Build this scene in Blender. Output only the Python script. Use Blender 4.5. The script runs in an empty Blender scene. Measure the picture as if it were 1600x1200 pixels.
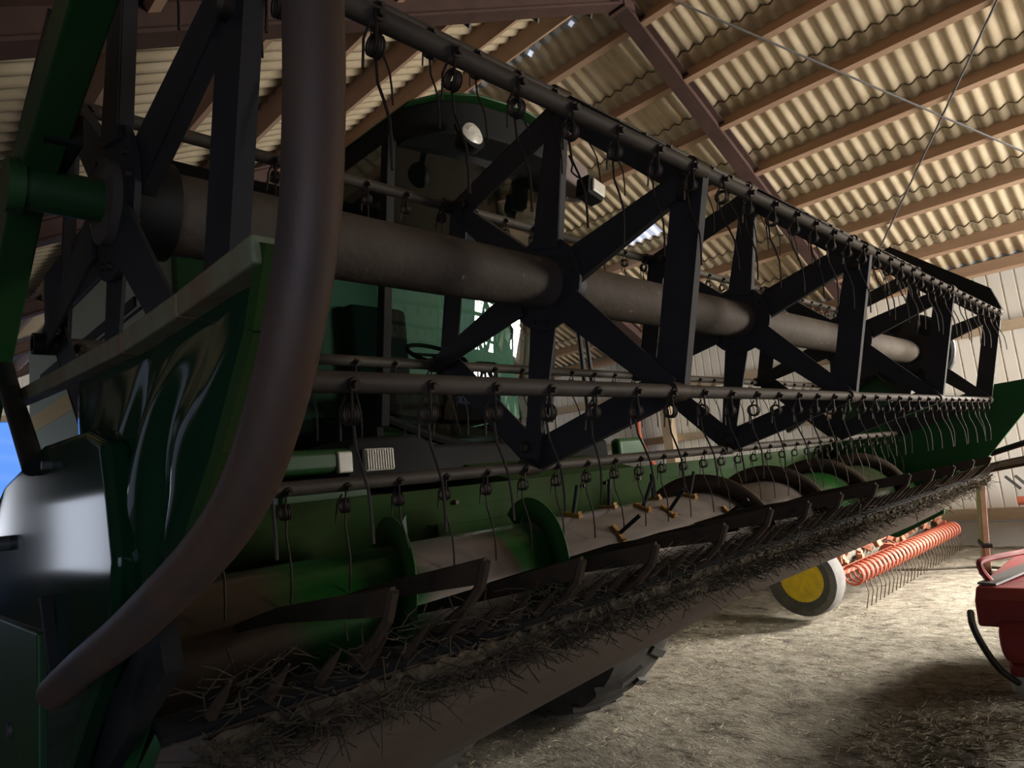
import bpy, math, random
from mathutils import Vector, Matrix, noise
random.seed(7)
PI = math.pi
C = bpy.context.scene.collection
SC = bpy.context.scene

# ------------------------------------------------------------------ camera
cam_d = bpy.data.cameras.new('camera'); cam = bpy.data.objects.new('camera', cam_d); C.objects.link(cam)
yaw, pitch, roll = math.radians(44.642), math.radians(7.891), math.radians(-6.097)
fw = Vector((math.cos(yaw)*math.cos(pitch), math.sin(yaw)*math.cos(pitch), math.sin(pitch)))
rt = Vector((math.sin(yaw), -math.cos(yaw), 0)); up = rt.cross(fw)
r2 = math.cos(roll)*rt + math.sin(roll)*up; u2 = -math.sin(roll)*rt + math.cos(roll)*up
M = Matrix((r2, u2, -fw)).transposed().to_4x4(); M.translation = Vector((-0.333, -1.2441, 1.4596))
cam.matrix_world = M
cam_d.sensor_width = 36; cam_d.lens = 1062.77/1600*36; cam_d.clip_start = 0.02; cam_d.clip_end = 200
SC.camera = cam

# ------------------------------------------------------------------ world, daylight, exposure
w = bpy.data.worlds.new('World'); SC.world = w; w.use_nodes = True
bg = w.node_tree.nodes['Background']; bg.inputs[0].default_value = (0.66, 0.76, 1.0, 1); bg.inputs[1].default_value = 0.28

def area(name, loc, target, sx, sy, power, col):
    l = bpy.data.lights.new(name, 'AREA'); l.shape = 'RECTANGLE'; l.size = sx; l.size_y = sy
    l.energy = power; l.color = col
    o = bpy.data.objects.new(name, l); C.objects.link(o); o.location = loc
    o.rotation_euler = (Vector(target)-Vector(loc)).to_track_quat('-Z', 'Y').to_euler()
    return o
d_ = area('front_door_daylight', (8.2, -5.9, 1.9), (7.6, 2.0, 1.5), 3.4, 2.8, 820, (1.0, 0.94, 0.85)); d_.data.spread = math.radians(105)
d2 = area('side_ground_fill', (10.2, -1.9, 2.45), (6.6, 1.25, 0.0), 2.0, 0.9, 700, (1.0, 0.96, 0.89)); d2.data.spread = math.radians(66)  # added light to brighten the right-hand ground; the wall has no opening here
o_ = area('left_window_daylight', (-1.70, 7.1, 1.36), (6, 7.1, 1.36), 2.3, 0.74, 13, (0.78, 0.85, 1.0))
l_ = area('left_door_daylight', (-1.70, -2.6, 1.05), (2.2, 1.4, 0.5), 2.0, 1.9, 11, (0.62, 0.72, 1.0)); l_.data.spread = math.radians(120)
o2 = area('rear_left_fill', (-1.70, 13.1, 1.9), (4.0, 11.0, 2.6), 2.3, 1.0, 34, (0.85, 0.90, 1.0))  # added light to lift the dark left interior and combine side
SC.view_settings.view_transform = 'Standard'; SC.view_settings.look = 'None'
SC.view_settings.gamma = 1.0; SC.view_settings.use_curve_mapping = False
SC.view_settings.exposure = -0.58
SC.cycles.max_bounces = 8; SC.cycles.diffuse_bounces = 4; SC.cycles.glossy_bounces = 4; SC.cycles.transparent_max_bounces = 12
SC.cycles.sample_clamp_indirect = 6.0; SC.cycles.caustics_reflective = False; SC.cycles.caustics_refractive = False

# ------------------------------------------------------------------ materials
def mat(name, col, rough=0.6, metal=0.0, dust=None, dust_amt=0.5, scale=6.0, bump=0.0, bscale=40.0, spec=0.5, stretch=(1,1,1), detail=6):
    m = bpy.data.materials.new(name); m.use_nodes = True
    nt = m.node_tree; b = nt.nodes['Principled BSDF']
    b.inputs['Base Color'].default_value = (*col, 1); b.inputs['Roughness'].default_value = rough
    b.inputs['Metallic'].default_value = metal; b.inputs['Specular IOR Level'].default_value = spec
    tc = nt.nodes.new('ShaderNodeTexCoord'); mp = nt.nodes.new('ShaderNodeMapping'); mp.inputs['Scale'].default_value = stretch
    nt.links.new(tc.outputs['Object'], mp.inputs[0])
    if dust is not None:
        n = nt.nodes.new('ShaderNodeTexNoise'); n.inputs['Scale'].default_value = scale; n.inputs['Detail'].default_value = detail
        n.inputs['Roughness'].default_value = 0.65
        nt.links.new(mp.outputs[0], n.inputs['Vector'])
        r = nt.nodes.new('ShaderNodeValToRGB'); lo = max(0.0, 0.62-0.5*dust_amt)
        r.color_ramp.elements[0].position = lo-0.12 if lo > 0.12 else 0; r.color_ramp.elements[1].position = min(1, lo+0.25)
        r.color_ramp.elements[0].color = (*col, 1); r.color_ramp.elements[1].color = (*dust, 1)
        nt.links.new(n.outputs['Fac'], r.inputs[0]); nt.links.new(r.outputs[0], b.inputs['Base Color'])
        r3 = nt.nodes.new('ShaderNodeMapRange'); r3.inputs[3].default_value = rough; r3.inputs[4].default_value = min(1, rough+0.3)
        nt.links.new(n.outputs['Fac'], r3.inputs[0]); nt.links.new(r3.outputs[0], b.inputs['Roughness'])
    if bump > 0:
        n2 = nt.nodes.new('ShaderNodeTexNoise'); n2.inputs['Scale'].default_value = bscale; n2.inputs['Detail'].default_value = 5
        nt.links.new(mp.outputs[0], n2.inputs['Vector'])
        bm_ = nt.nodes.new('ShaderNodeBump'); bm_.inputs['Strength'].default_value = bump; bm_.inputs['Distance'].default_value = 0.02
        nt.links.new(n2.outputs['Fac'], bm_.inputs['Height']); nt.links.new(bm_.outputs[0], b.inputs['Normal'])
    return m
def emit(name, col, s):
    m = bpy.data.materials.new(name); m.use_nodes = True; nt = m.node_tree; b = nt.nodes['Principled BSDF']
    b.inputs['Base Color'].default_value = (*col, 1); b.inputs['Emission Color'].default_value = (*col, 1); b.inputs['Emission Strength'].default_value = s
    b.inputs['Roughness'].default_value = 0.5
    return m
def pane(name, tint, gloss):
    m = bpy.data.materials.new(name); m.use_nodes = True; nt = m.node_tree; nt.nodes.clear()
    o = nt.nodes.new('ShaderNodeOutputMaterial'); mx = nt.nodes.new('ShaderNodeMixShader'); mx.inputs[0].default_value = gloss
    t = nt.nodes.new('ShaderNodeBsdfTransparent'); t.inputs[0].default_value = (*tint, 1)
    g = nt.nodes.new('ShaderNodeBsdfGlossy'); g.inputs['Roughness'].default_value = 0.02
    nt.links.new(t.outputs[0], mx.inputs[1]); nt.links.new(g.outputs[0], mx.inputs[2]); nt.links.new(mx.outputs[0], o.inputs[0])
    return m

DUST = (0.20, 0.155, 0.11)
G = mat('green_paint', (0.012, 0.085, 0.014), 0.32, 0, (0.030, 0.085, 0.028), 0.35, 5)
G2 = mat('lit_green_paint', (0.010, 0.150, 0.022), 0.38, 0, (0.022, 0.130, 0.030), 0.35, 4)  # green lightened as if lit, for right end sheet and left flight
GSH = mat('glossy_dented_green_paint', (0.007, 0.042, 0.018), 0.09, spec=0.55)
GD = mat('dusty_green_paint', (0.019, 0.074, 0.010), 0.6, 0, (0.046, 0.076, 0.022), 0.45, 5, spec=0.15)
GL = mat('pale_green_panel', (0.48, 0.55, 0.40), 0.45, 0, (0.54, 0.58, 0.45), 0.4, 3)
GO = mat('olive_rusty_edge', (0.27, 0.33, 0.18), 0.5, 0, (0.26, 0.16, 0.08), 0.45, 14)
BK = mat('reel_black_paint', (0.026, 0.025, 0.027), 0.48, 0, (0.042, 0.039, 0.040), 0.4, 7)
BKD = mat('deep_black_paint', (0.010, 0.011, 0.012), 0.4, 0, (0.02, 0.022, 0.02), 0.3, 6)
TB = mat('dusty_bat_tube', (0.060, 0.050, 0.042), 0.5, 0.2, (0.13, 0.105, 0.08), 0.5, 9)
RT = mat('dusty_reel_tube', (0.085, 0.064, 0.045), 0.6, 0.0, (0.14, 0.108, 0.08), 0.5, 9, bump=0.12, bscale=60)
BO = mat('bolt_steel', (0.05, 0.042, 0.036), 0.45, 0.6, (0.12, 0.09, 0.06), 0.4, 30)
TI = mat('tine_spring_steel', (0.032, 0.026, 0.022), 0.42, 0.4, (0.08, 0.058, 0.04), 0.45, 25)
PIPE = mat('worn_divider_pipe', (0.10, 0.085, 0.078), 0.45, 0.35, (0.17, 0.10, 0.065), 0.5, 10, bump=0.08, bscale=30, stretch=(1, 1, 0.35))
RUST = mat('rusty_brown_steel', (0.050, 0.036, 0.025), 0.5, 0.3, (0.11, 0.070, 0.040), 0.5, 14)
PAN = mat('dusty_brown_pan', (0.075, 0.050, 0.033), 0.65, 0, (0.14, 0.10, 0.07), 0.5, 7, bump=0.1, bscale=25, stretch=(0.35, 1, 1))
YG = mat('yellow_finger_guide', (0.50, 0.24, 0.035), 0.5, 0, (0.30, 0.15, 0.03), 0.4, 20)
YEL = mat('yellow_rim_paint', (0.92, 0.62, 0.015), 0.4, 0, (0.65, 0.42, 0.03), 0.3, 12)
RUB = mat('grey_dusty_rubber', (0.065, 0.062, 0.06), 0.8, 0, (0.12, 0.11, 0.10), 0.45, 12)
RUBD = mat('black_tyre_rubber', (0.018, 0.017, 0.016), 0.75, 0, (0.05, 0.045, 0.038), 0.45, 9)
ROOF = mat('fibre_cement_roof_sheet', (0.42, 0.335, 0.215), 0.85, 0, (0.56, 0.47, 0.33), 0.5, 3.5, bump=0.05, bscale=30)
WOOD = mat('purlin_wood', (0.36, 0.22, 0.145), 0.75, 0, (0.50, 0.34, 0.23), 0.5, 4, stretch=(1, 0.15, 1), bump=0.04)
WOODB = mat('old_brown_board', (0.34, 0.25, 0.17), 0.8, 0, (0.48, 0.38, 0.27), 0.5, 5, stretch=(1, 0.2, 1), bump=0.05)
RAF = mat('red_brown_rafter_paint', (0.048, 0.024, 0.020), 0.6, 0, (0.080, 0.042, 0.034), 0.45, 5)
WALL = mat('white_board_wall', (0.76, 0.73, 0.66), 0.75, 0, (0.85, 0.83, 0.78), 0.5, 2, stretch=(1, 1, 0.2))
WALLD = mat('dark_weathered_boards', (0.10, 0.085, 0.07), 0.85, 0, (0.16, 0.14, 0.115), 0.5, 3, stretch=(1, 1, 0.2))
CON = mat('grey_concrete', (0.40, 0.39, 0.35), 0.9, 0, (0.50, 0.49, 0.45), 0.5, 4, bump=0.08)
WIRE = mat('galvanised_rod', (0.17, 0.17, 0.175), 0.5, 0.5)
RED = mat('red_paint', (0.30, 0.020, 0.025), 0.4, 0, (0.22, 0.035, 0.03), 0.4, 7)
COR = mat('coral_red_spring_paint', (0.46, 0.085, 0.045), 0.5, 0, (0.40, 0.11, 0.065), 0.4, 9)
CLOD = mat('red_soil_lump_paint', (0.13, 0.045, 0.028), 0.8, 0, (0.34, 0.15, 0.09), 0.5, 15, bump=0.2)
PINK = mat('faded_red_wood_pole', (0.50, 0.22, 0.16), 0.7, 0, (0.60, 0.38, 0.27), 0.5, 9)
BLUE = mat('blue_paint', (0.025, 0.13, 0.48), 0.45, 0, (0.05, 0.18, 0.5), 0.3, 8)
NAVY = mat('dark_navy_cover', (0.014, 0.015, 0.020), 0.6, 0, (0.022, 0.022, 0.028), 0.3, 6)
MAUVE = mat('greyed_mauve_panel', (0.17, 0.13, 0.125), 0.6, 0, (0.22, 0.17, 0.16), 0.4, 6)
PLAS = mat('black_plastic', (0.008, 0.009, 0.009), 0.6, 0, (0.016, 0.016, 0.015), 0.35, 7, spec=0.25)
SEAT = mat('dark_seat_fabric', (0.03, 0.035, 0.035), 0.9)
YST = mat('yellow_stripe', (0.85, 0.60, 0.20), 0.5)
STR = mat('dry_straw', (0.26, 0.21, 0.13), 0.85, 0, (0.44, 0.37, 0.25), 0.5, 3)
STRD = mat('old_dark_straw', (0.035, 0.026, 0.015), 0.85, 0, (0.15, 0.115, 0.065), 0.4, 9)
LENS = mat('lamp_lens', (0.62, 0.58, 0.50), 0.15, 0.0, (0.75, 0.70, 0.60), 0.4, 40, spec=0.8)
BRUSH = mat('dark_weathered_brush', (0.045, 0.04, 0.03), 0.9, 0, (0.11, 0.095, 0.07), 0.5, 18, bump=0.3)
TARP = emit('self_lit_blue_tarp', (0.12, 0.32, 0.95), 1.1)  # tarp glows by itself in place of daylight shining through it
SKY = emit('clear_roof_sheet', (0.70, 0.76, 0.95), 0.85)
RSK = mat('grubby_translucent_sheet', (0.20, 0.23, 0.25), 0.25, 0, (0.34, 0.36, 0.37), 0.5, 5)
GLASS = pane('tinted_cab_glass', (0.42, 0.54, 0.51), 0.11)

def flecks(m, col, sc=38, th=0.75):
    nt = m.node_tree; b = nt.nodes['Principled BSDF']; src = b.inputs['Base Color'].links[0].from_socket
    tc = nt.nodes.new('ShaderNodeTexCoord'); n = nt.nodes.new('ShaderNodeTexNoise'); n.inputs['Scale'].default_value = sc; n.inputs['Detail'].default_value = 3
    nt.links.new(tc.outputs['Object'], n.inputs['Vector'])
    r = nt.nodes.new('ShaderNodeMapRange'); r.inputs[1].default_value = th-0.05; r.inputs[2].default_value = th; nt.links.new(n.outputs['Fac'], r.inputs[0])
    mx = nt.nodes.new('ShaderNodeMix'); mx.data_type = 'RGBA'; nt.links.new(r.outputs[0], mx.inputs[0]); nt.links.new(src, mx.inputs[6]); mx.inputs[7].default_value = (*col, 1)
    nt.links.new(mx.outputs[2], b.inputs['Base Color'])
flecks(RT, (0.50, 0.42, 0.30), 30, 0.74)
# auger tube: paint worn off between the flights, by position along the tube
def auger_mat():
    m = bpy.data.materials.new('worn_auger_paint'); m.use_nodes = True; nt = m.node_tree; b = nt.nodes['Principled BSDF']
    tc = nt.nodes.new('ShaderNodeTexCoord'); sp = nt.nodes.new('ShaderNodeSeparateXYZ'); nt.links.new(tc.outputs['Object'], sp.inputs[0])
    n = nt.nodes.new('ShaderNodeTexNoise'); n.inputs['Scale'].default_value = 5; n.inputs['Detail'].default_value = 5; nt.links.new(tc.outputs['Object'], n.inputs['Vector'])
    a = nt.nodes.new('ShaderNodeMath'); a.operation = 'MULTIPLY_ADD'; a.inputs[1].default_value = 0.16; nt.links.new(n.outputs['Fac'], a.inputs[0]); nt.links.new(sp.outputs[0], a.inputs[2])
    mr = nt.nodes.new('ShaderNodeMapRange'); mr.inputs[1].default_value = -2.4; mr.inputs[2].default_value = 2.6; nt.links.new(a.outputs[0], mr.inputs[0])
    r = nt.nodes.new('ShaderNodeValToRGB'); els = r.color_ramp.elements
    gr, br, me = (0.010, 0.13, 0.018, 1), (0.095, 0.068, 0.050, 1), (0.30, 0.255, 0.225, 1)
    seq = [(0, br), (.10, br), (.115, gr), (.165, gr), (.178, me), (.215, me), (.235, br), (.243, gr), (.272, gr), (.283, me), (.50, me), (.56, br), (.62, me), (.66, br), (.72, gr), (.78, br), (1, gr)]
    els[0].position = 0; els[0].color = seq[0][1]; els[1].position = 1; els[1].color = seq[-1][1]
    for p, c in seq[1:-1]:
        e = els.new(p); e.color = c
    nt.links.new(mr.outputs[0], r.inputs[0]); nt.links.new(r.outputs[0], b.inputs['Base Color'])
    b.inputs['Roughness'].default_value = 0.27; b.inputs['Metallic'].default_value = 0.25
    return m
AUG = auger_mat()

def floor_mat():
    m = bpy.data.materials.new('dirt_and_chaff_floor'); m.use_nodes = True; nt = m.node_tree; b = nt.nodes['Principled BSDF']
    tc = nt.nodes.new('ShaderNodeTexCoord')
    def nz(s, d, st=(1, 1, 1)):
        mp = nt.nodes.new('ShaderNodeMapping'); mp.inputs['Scale'].default_value = st; nt.links.new(tc.outputs['Object'], mp.inputs[0])
        n = nt.nodes.new('ShaderNodeTexNoise'); n.inputs['Scale'].default_value = s; n.inputs['Detail'].default_value = d; n.inputs['Roughness'].default_value = 0.7
        nt.links.new(mp.outputs[0], n.inputs['Vector']); return n
    n1 = nz(1.6, 4); n2 = nz(15, 9, (1, 0.55, 1)); n4 = nz(5, 5); n3 = nz(70, 4, (1, 0.4, 1))
    r = nt.nodes.new('ShaderNodeValToRGB'); e = r.color_ramp.elements
    e[0].position = 0.36; e[0].color = (0.075, 0.066, 0.054, 1); e[1].position = 0.68; e[1].color = (0.47, 0.425, 0.34, 1)
    x = e.new(0.47); x.color = (0.245, 0.215, 0.165, 1); x = e.new(0.56); x.color = (0.335, 0.30, 0.235, 1)
    mx = nt.nodes.new('ShaderNodeMath'); mx.operation = 'MULTIPLY_ADD'; mx.inputs[1].default_value = 0.32; nt.links.new(n4.outputs['Fac'], mx.inputs[0])
    m2 = nt.nodes.new('ShaderNodeMath'); m2.operation = 'MULTIPLY'; m2.inputs[1].default_value = 0.68; nt.links.new(n2.outputs['Fac'], m2.inputs[0])
    nt.links.new(m2.outputs[0], mx.inputs[2]); nt.links.new(mx.outputs[0], r.inputs[0]); nt.links.new(r.outputs[0], b.inputs['Base Color'])
    ad = nt.nodes.new('ShaderNodeMath'); ad.operation = 'ADD'; nt.links.new(n2.outputs['Fac'], ad.inputs[0]); nt.links.new(n3.outputs['Fac'], ad.inputs[1])
    bp = nt.nodes.new('ShaderNodeBump'); bp.inputs['Strength'].default_value = 0.9; bp.inputs['Distance'].default_value = 0.05
    nt.links.new(ad.outputs[0], bp.inputs['Height']); nt.links.new(bp.outputs[0], b.inputs['Normal'])
    b.inputs['Roughness'].default_value = 0.95; b.inputs['Specular IOR Level'].default_value = 0.15
    return m
FLOOR = floor_mat()

# ------------------------------------------------------------------ mesh helpers
WLOC = {}
class MB:
    def __init__(s): s.v = []; s.f = []
    def add(s, vs, fs):
        o = len(s.v); s.v += [tuple(p) for p in vs]; s.f += [tuple(i+o for i in f) for f in fs]; return s
    def box(s, c, d, rot=None):
        x, y, z = d[0]/2, d[1]/2, d[2]/2
        vs = [Vector(p) for p in ((-x,-y,-z),(x,-y,-z),(x,y,-z),(-x,y,-z),(-x,-y,z),(x,-y,z),(x,y,z),(-x,y,z))]
        if rot is not None: vs = [rot @ p for p in vs]
        c = Vector(c)
        return s.add([p+c for p in vs], [(0,3,2,1),(4,5,6,7),(0,1,5,4),(1,2,6,5),(2,3,7,6),(3,0,4,7)])
    def span(s, a, b):
        return s.box([(a[i]+b[i])/2 for i in range(3)], [abs(b[i]-a[i]) for i in range(3)])
    def bar(s, a, b, wd, ht, upv=(0,0,1)):          # rectangular bar a->b; wd across, ht along upv
        a, b = Vector(a), Vector(b); d = b-a; L = d.length; d.normalize(); u = Vector(upv); sd = d.cross(u)
        if sd.length < 1e-5: sd = d.cross(Vector((1,0,0)))
        sd.normalize(); u = sd.cross(d)
        R = Matrix((sd, d, u)).transposed()
        return s.box((a+b)/2, (wd, L, ht), R)
    def tube(s, path, r, n=10, caps=True):
        P = [Vector(p) for p in path]; k = len(P); rr = r if isinstance(r, (list, tuple)) else [r]*k
        t0 = (P[1]-P[0]).normalized(); nrm = t0.orthogonal().normalized(); vs = []; prev = t0
        for i in range(k):
            t = ((P[min(i+1, k-1)]-P[max(i-1, 0)])).normalized()
            ax = prev.cross(t)
            if ax.length > 1e-7: nrm = Matrix.Rotation(prev.angle(t), 3, ax.normalized()) @ nrm
            prev = t; bn = t.cross(nrm)
            for j in range(n):
                a = 2*PI*j/n; vs.append(P[i]+(nrm*math.cos(a)+bn*math.sin(a))*rr[i])
        fs = [(i*n+j, i*n+(j+1) % n, (i+1)*n+(j+1) % n, (i+1)*n+j) for i in range(k-1) for j in range(n)]
        if caps: fs += [tuple(range(n-1, -1, -1)), tuple((k-1)*n+j for j in range(n))]
        return s.add(vs, fs)
    def cyl(s, a, b, r, n=20): return s.tube([a, b], r, n)
    def prism(s, poly, off):                        # planar polygon of 3-D points extruded by off
        o = Vector(off); P = [Vector(p) for p in poly]; n = len(P)
        return s.add(P+[p+o for p in P], [tuple(range(n-1, -1, -1)), tuple(range(n, 2*n))]+[(i, (i+1) % n, n+(i+1) % n, n+i) for i in range(n)])
    def lathe_x(s, prof, c, n=32, axis='x'):         # prof of (x, r) about an axis through c
        vs = []; k = len(prof)
        for x, r in prof:
            for j in range(n):
                a = 2*PI*j/n
                p = (x, r*math.cos(a), r*math.sin(a))
                vs.append((c[0]+p[0], c[1]+p[1], c[2]+p[2]))
        return s.add(vs, [(i*n+j, (i+1)*n+j, (i+1)*n+(j+1) % n, i*n+(j+1) % n) for i in range(k-1) for j in range(n)])
    def grid(s, fn, nu, nv):
        vs = [fn(i/nu, j/nv) for i in range(nu+1) for j in range(nv+1)]
        return s.add(vs, [(i*(nv+1)+j, (i+1)*(nv+1)+j, (i+1)*(nv+1)+j+1, i*(nv+1)+j+1) for i in range(nu) for j in range(nv)])
    def build(s, name, m, parent=None, smooth=True, bevel=0.0, solid=0.0, ang=35):
        me = bpy.data.meshes.new(name); o = bpy.data.objects.new(name, me); C.objects.link(o)
        base = Vector((0, 0, 0))
        if parent is not None:
            base = WLOC[parent.name]; o.parent = parent
        else:
            xs = [p[0] for p in s.v]; ys = [p[1] for p in s.v]; zs = [p[2] for p in s.v]
            base = Vector(((min(xs)+max(xs))/2, (min(ys)+max(ys))/2, min(zs))); o.location = base
        WLOC[o.name] = base
        me.from_pydata([tuple(Vector(p)-base) for p in s.v], [], s.f); me.update()
        import bmesh as _b
        bm = _b.new(); bm.from_mesh(me); _b.ops.recalc_face_normals(bm, faces=bm.faces); bm.to_mesh(me); bm.free()
        if smooth:
            me.polygons.foreach_set('use_smooth', [True]*len(me.polygons)); me.set_sharp_from_angle(angle=math.radians(ang))
        me.materials.append(m)
        if solid: md = o.modifiers.new('thickness', 'SOLIDIFY'); md.thickness = solid; md.offset = 0
        if bevel: md = o.modifiers.new('bevel', 'BEVEL'); md.width = bevel; md.segments = 2; md.limit_method = 'ANGLE'; md.harden_normals = smooth
        return o
def thing(name, label, cat, loc, group=None):
    o = bpy.data.objects.new(name, None); C.objects.link(o); o.location = loc; o.empty_display_size = 0.2
    o['label'] = label; o['category'] = cat
    if group: o['group'] = group
    WLOC[o.name] = Vector(loc); return o
def tag(o, label, cat, group=None, kind=None):
    o['label'] = label; o['category'] = cat
    if group: o['group'] = group
    if kind: o['kind'] = kind
    return o
def struct(o): o['kind'] = 'structure'; return o
def dup(o, parent, loc=None):
    c = o.copy(); C.objects.link(c); c.parent = parent; WLOC[c.name] = WLOC[parent.name]
    if loc is not None: c.location = loc
    return c

# ------------------------------------------------------------------ the barn
XR, ZR, SL = 4.951, 5.857, 0.495                     # ridge, underside of rafters, roof slope
def zraf(x, off=0.0): return ZR+off-SL*abs(x-XR)
YA, YB = -6.2, 15.6
# floor
def fl(u, v):
    x = -9+22*u; y = -9+28*v
    z = 0.035*noise.noise(Vector((x*0.9, y*0.9, 0)))+0.018*noise.noise(Vector((x*3.1, y*3.1, 4)))+0.012*noise.noise(Vector((x*9, y*9, 9)))
    return (x, y, z-0.02)
struct(MB().grid(fl, 240, 300).build('floor', FLOOR))
# roof sheets: corrugated rows that lap each other
def sheet_row(mb, xa, xb, ya, yb, dz, per=0.146, amp=0.019):
    n = max(8, int((yb-ya)/per*8)); vs = []
    for i in range(n+1):
        y = ya+(yb-ya)*i/n; h = amp*math.cos(2*PI*y/per)
        vs.append((xa, y, zraf(xa, 0.325)+h+dz)); vs.append((xb, y, zraf(xb, 0.325)+h+0.010))
    mb.add(vs, [(2*i, 2*i+2, 2*i+3, 2*i+1) for i in range(n)])
PUR_R = [5.35, 6.07, 6.75, 7.48, 8.15, 8.83, 9.60, 10.16]
PUR_L = [4.62, 3.82, 2.99, 2.22, 1.47, 0.69, -0.08, -0.85, -1.6]
roof = MB()
er = [XR]+[x-0.15 for x in PUR_R[1:]]+[PUR_R[-1]+0.2]
for i in range(len(er)-2): sheet_row(roof, er[i], er[i+1]+0.14, YA, YB, -0.020)
el = [XR]+[x+0.15 for x in PUR_L[1:]]+[PUR_L[-1]-0.2]
for i in range(len(el)-1): sheet_row(roof, el[i], el[i+1]-0.14, YA, YB, -0.020)
ceil = struct(roof.build('ceiling', ROOF, solid=0.007, ang=60))
er_last = MB(); sheet_row(er_last, er[-2], er[-1]+0.25, YA, YB, 0.012)
er_last.build('translucent_eave_sheet', RSK, ceil, ang=60)
sk = MB(); sheet_row(sk, 7.62, 8.05, 3.62, 4.75, -0.045); sk.build('clear_roof_sheet', SKY, ceil, ang=60)
sk = MB(); sheet_row(sk, 5.0, 5.24, 2.1, 4.6, -0.035); sk.build('ridge_light_sheet', RSK, ceil, ang=60)
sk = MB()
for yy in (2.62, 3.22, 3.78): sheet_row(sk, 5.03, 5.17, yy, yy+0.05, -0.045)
sk.build('painted_sky_glint', SKY, ceil, ang=60)  # glowing strips imitating sky reflections on the ridge sheet
for lst, sgn in ((PUR_R, 1), (PUR_L, -1)):
    for x in lst:
        z = zraf(x, 0.155)
        tilt = Matrix.Rotation(sgn*math.atan(SL), 3, 'Y')
        MB().box((x, (YA+YB)/2, z+0.06), (0.065, YB-YA, 0.17), tilt).build('purlin', WOOD, ceil)
for yf in (-4.6, 2.0, 5.3, 8.6, 11.9, 15.2):
    for sgn, xe in ((1, 10.30), (-1, -1.75)):
        a = Vector((XR, yf, zraf(XR, 0.09))); b = Vector((xe, yf, zraf(xe, 0.09)))
        mb = MB(); mb.bar(a, b, 0.05, 0.16, (0, 0, 1)); dn = Vector((SL*sgn, 0, 1)).normalized()
        mb.bar(a-dn*0.085, b-dn*0.085, 0.16, 0.02, (0, 0, 1)); mb.bar(a+dn*0.085, b+dn*0.085, 0.16, 0.02, (0, 0, 1))
        mb.build('rafter', RAF, ceil)
    MB().box((XR, yf, zraf(XR)+0.02), (0.34, 0.17, 0.1)).box((XR, yf, zraf(XR)+0.12), (0.05, 0.19, 0.36)).build('ridge_bracket', RAF, ceil)
def roofpt(x, y, off=0.10): return (x, y, zraf(x, off))
MB().tube([roofpt(5.3, 1.55), roofpt(10.1, -1.55)], 0.011, 6).build('brace_rod', WIRE, ceil)
MB().tube([roofpt(5.6, -1.5), roofpt(9.6, 1.6)], 0.011, 6).build('brace_rod', WIRE, ceil)
for x in (4.62, 3.82, 2.99):
    MB().prism([(x+.06, 2.08, zraf(x)+.2), (x+.02, 2.3, zraf(x)+.2), (x+.05, 2.12, zraf(x)-0.02)], (-.02, 0, 0)).build('purlin_bracket', WIRE, ceil)
# side wall on the right: vertical boards, girts, kick board, plinth, posts
XW = 10.30
def boards(mb, fix, ya, yb, z0, z1f, per=0.15, axis='y'):
    pts = []; y = ya
    while y < yb:
        pts += [(y, 0.0), (y+per-0.028, 0.0), (y+per-0.026, 0.016), (y+per-0.004, 0.016)]; y += per
    vs = []
    for yy, d in pts:
        for z in (z0, z1f(yy)):
            vs.append((fix+d, yy, z) if axis == 'y' else (yy, fix+d, z))
    n = len(pts); mb.add(vs, [(2*i, 2*i+1, 2*i+3, 2*i+2) for i in range(n-1)])
mb = MB(); boards(mb, XW, YA, YB, 0.42, lambda y: zraf(XW, 0.32)); wr = struct(mb.build('wall_right', WALL, smooth=False, solid=0.006))
MB().span((XW-0.16, YA, -0.1), (XW+0.14, YB, 0.27)).build('concrete_plinth', CON, wr)
MB().span((XW-0.10, YA, 0.29), (XW-0.02, YB, 0.44)).build('kick_board', WOODB, wr)
for z in (1.80, 2.66): MB().span((XW-0.13, YA, z), (XW-0.01, YB, z+0.12)).build('girt', WOODB, wr)
for y in (-4.6, -1.3, 2.0, 5.3, 8.6, 11.9, 15.2):
    MB().span((XW-0.30, y-0.09, 0.0), (XW-0.13, y+0.09, zraf(XW-0.2, 0.0))).build('post', WOODB, wr)
# gable walls
XL_ = 0.6
mb = MB(); boards(mb, YB, XL_, 4.2, 3.74, lambda x: max(3.76, zraf(x, 0.30)), axis='x'); boards(mb, YB, 4.2, XW, 0.0, lambda x: zraf(x, 0.30), axis='x')
wb = struct(mb.build('wall_back', WALL, smooth=False, solid=0.006))
MB().span((0.3, YB-0.14, 3.66), (XW, YB-0.02, 3.78)).build('girt', WOODB, wb)
mb = MB(); boards(mb, YA, -1.9, 4.6, 0.0, lambda x: zraf(x, 0.30), axis='x'); boards(mb, YA, 4.6, 10.0, 3.6, lambda x: zraf(x, 0.30), axis='x')
wf = struct(mb.build('wall_front', WALL, smooth=False, solid=0.006))
MB().span((4.4, YA+0.02, 0), (4.58, YA+0.16, 3.6)).span((4.4, YA+0.02, 3.56), (10.1, YA+0.16, 3.74)).build('door_frame', WOODB, wf)
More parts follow.
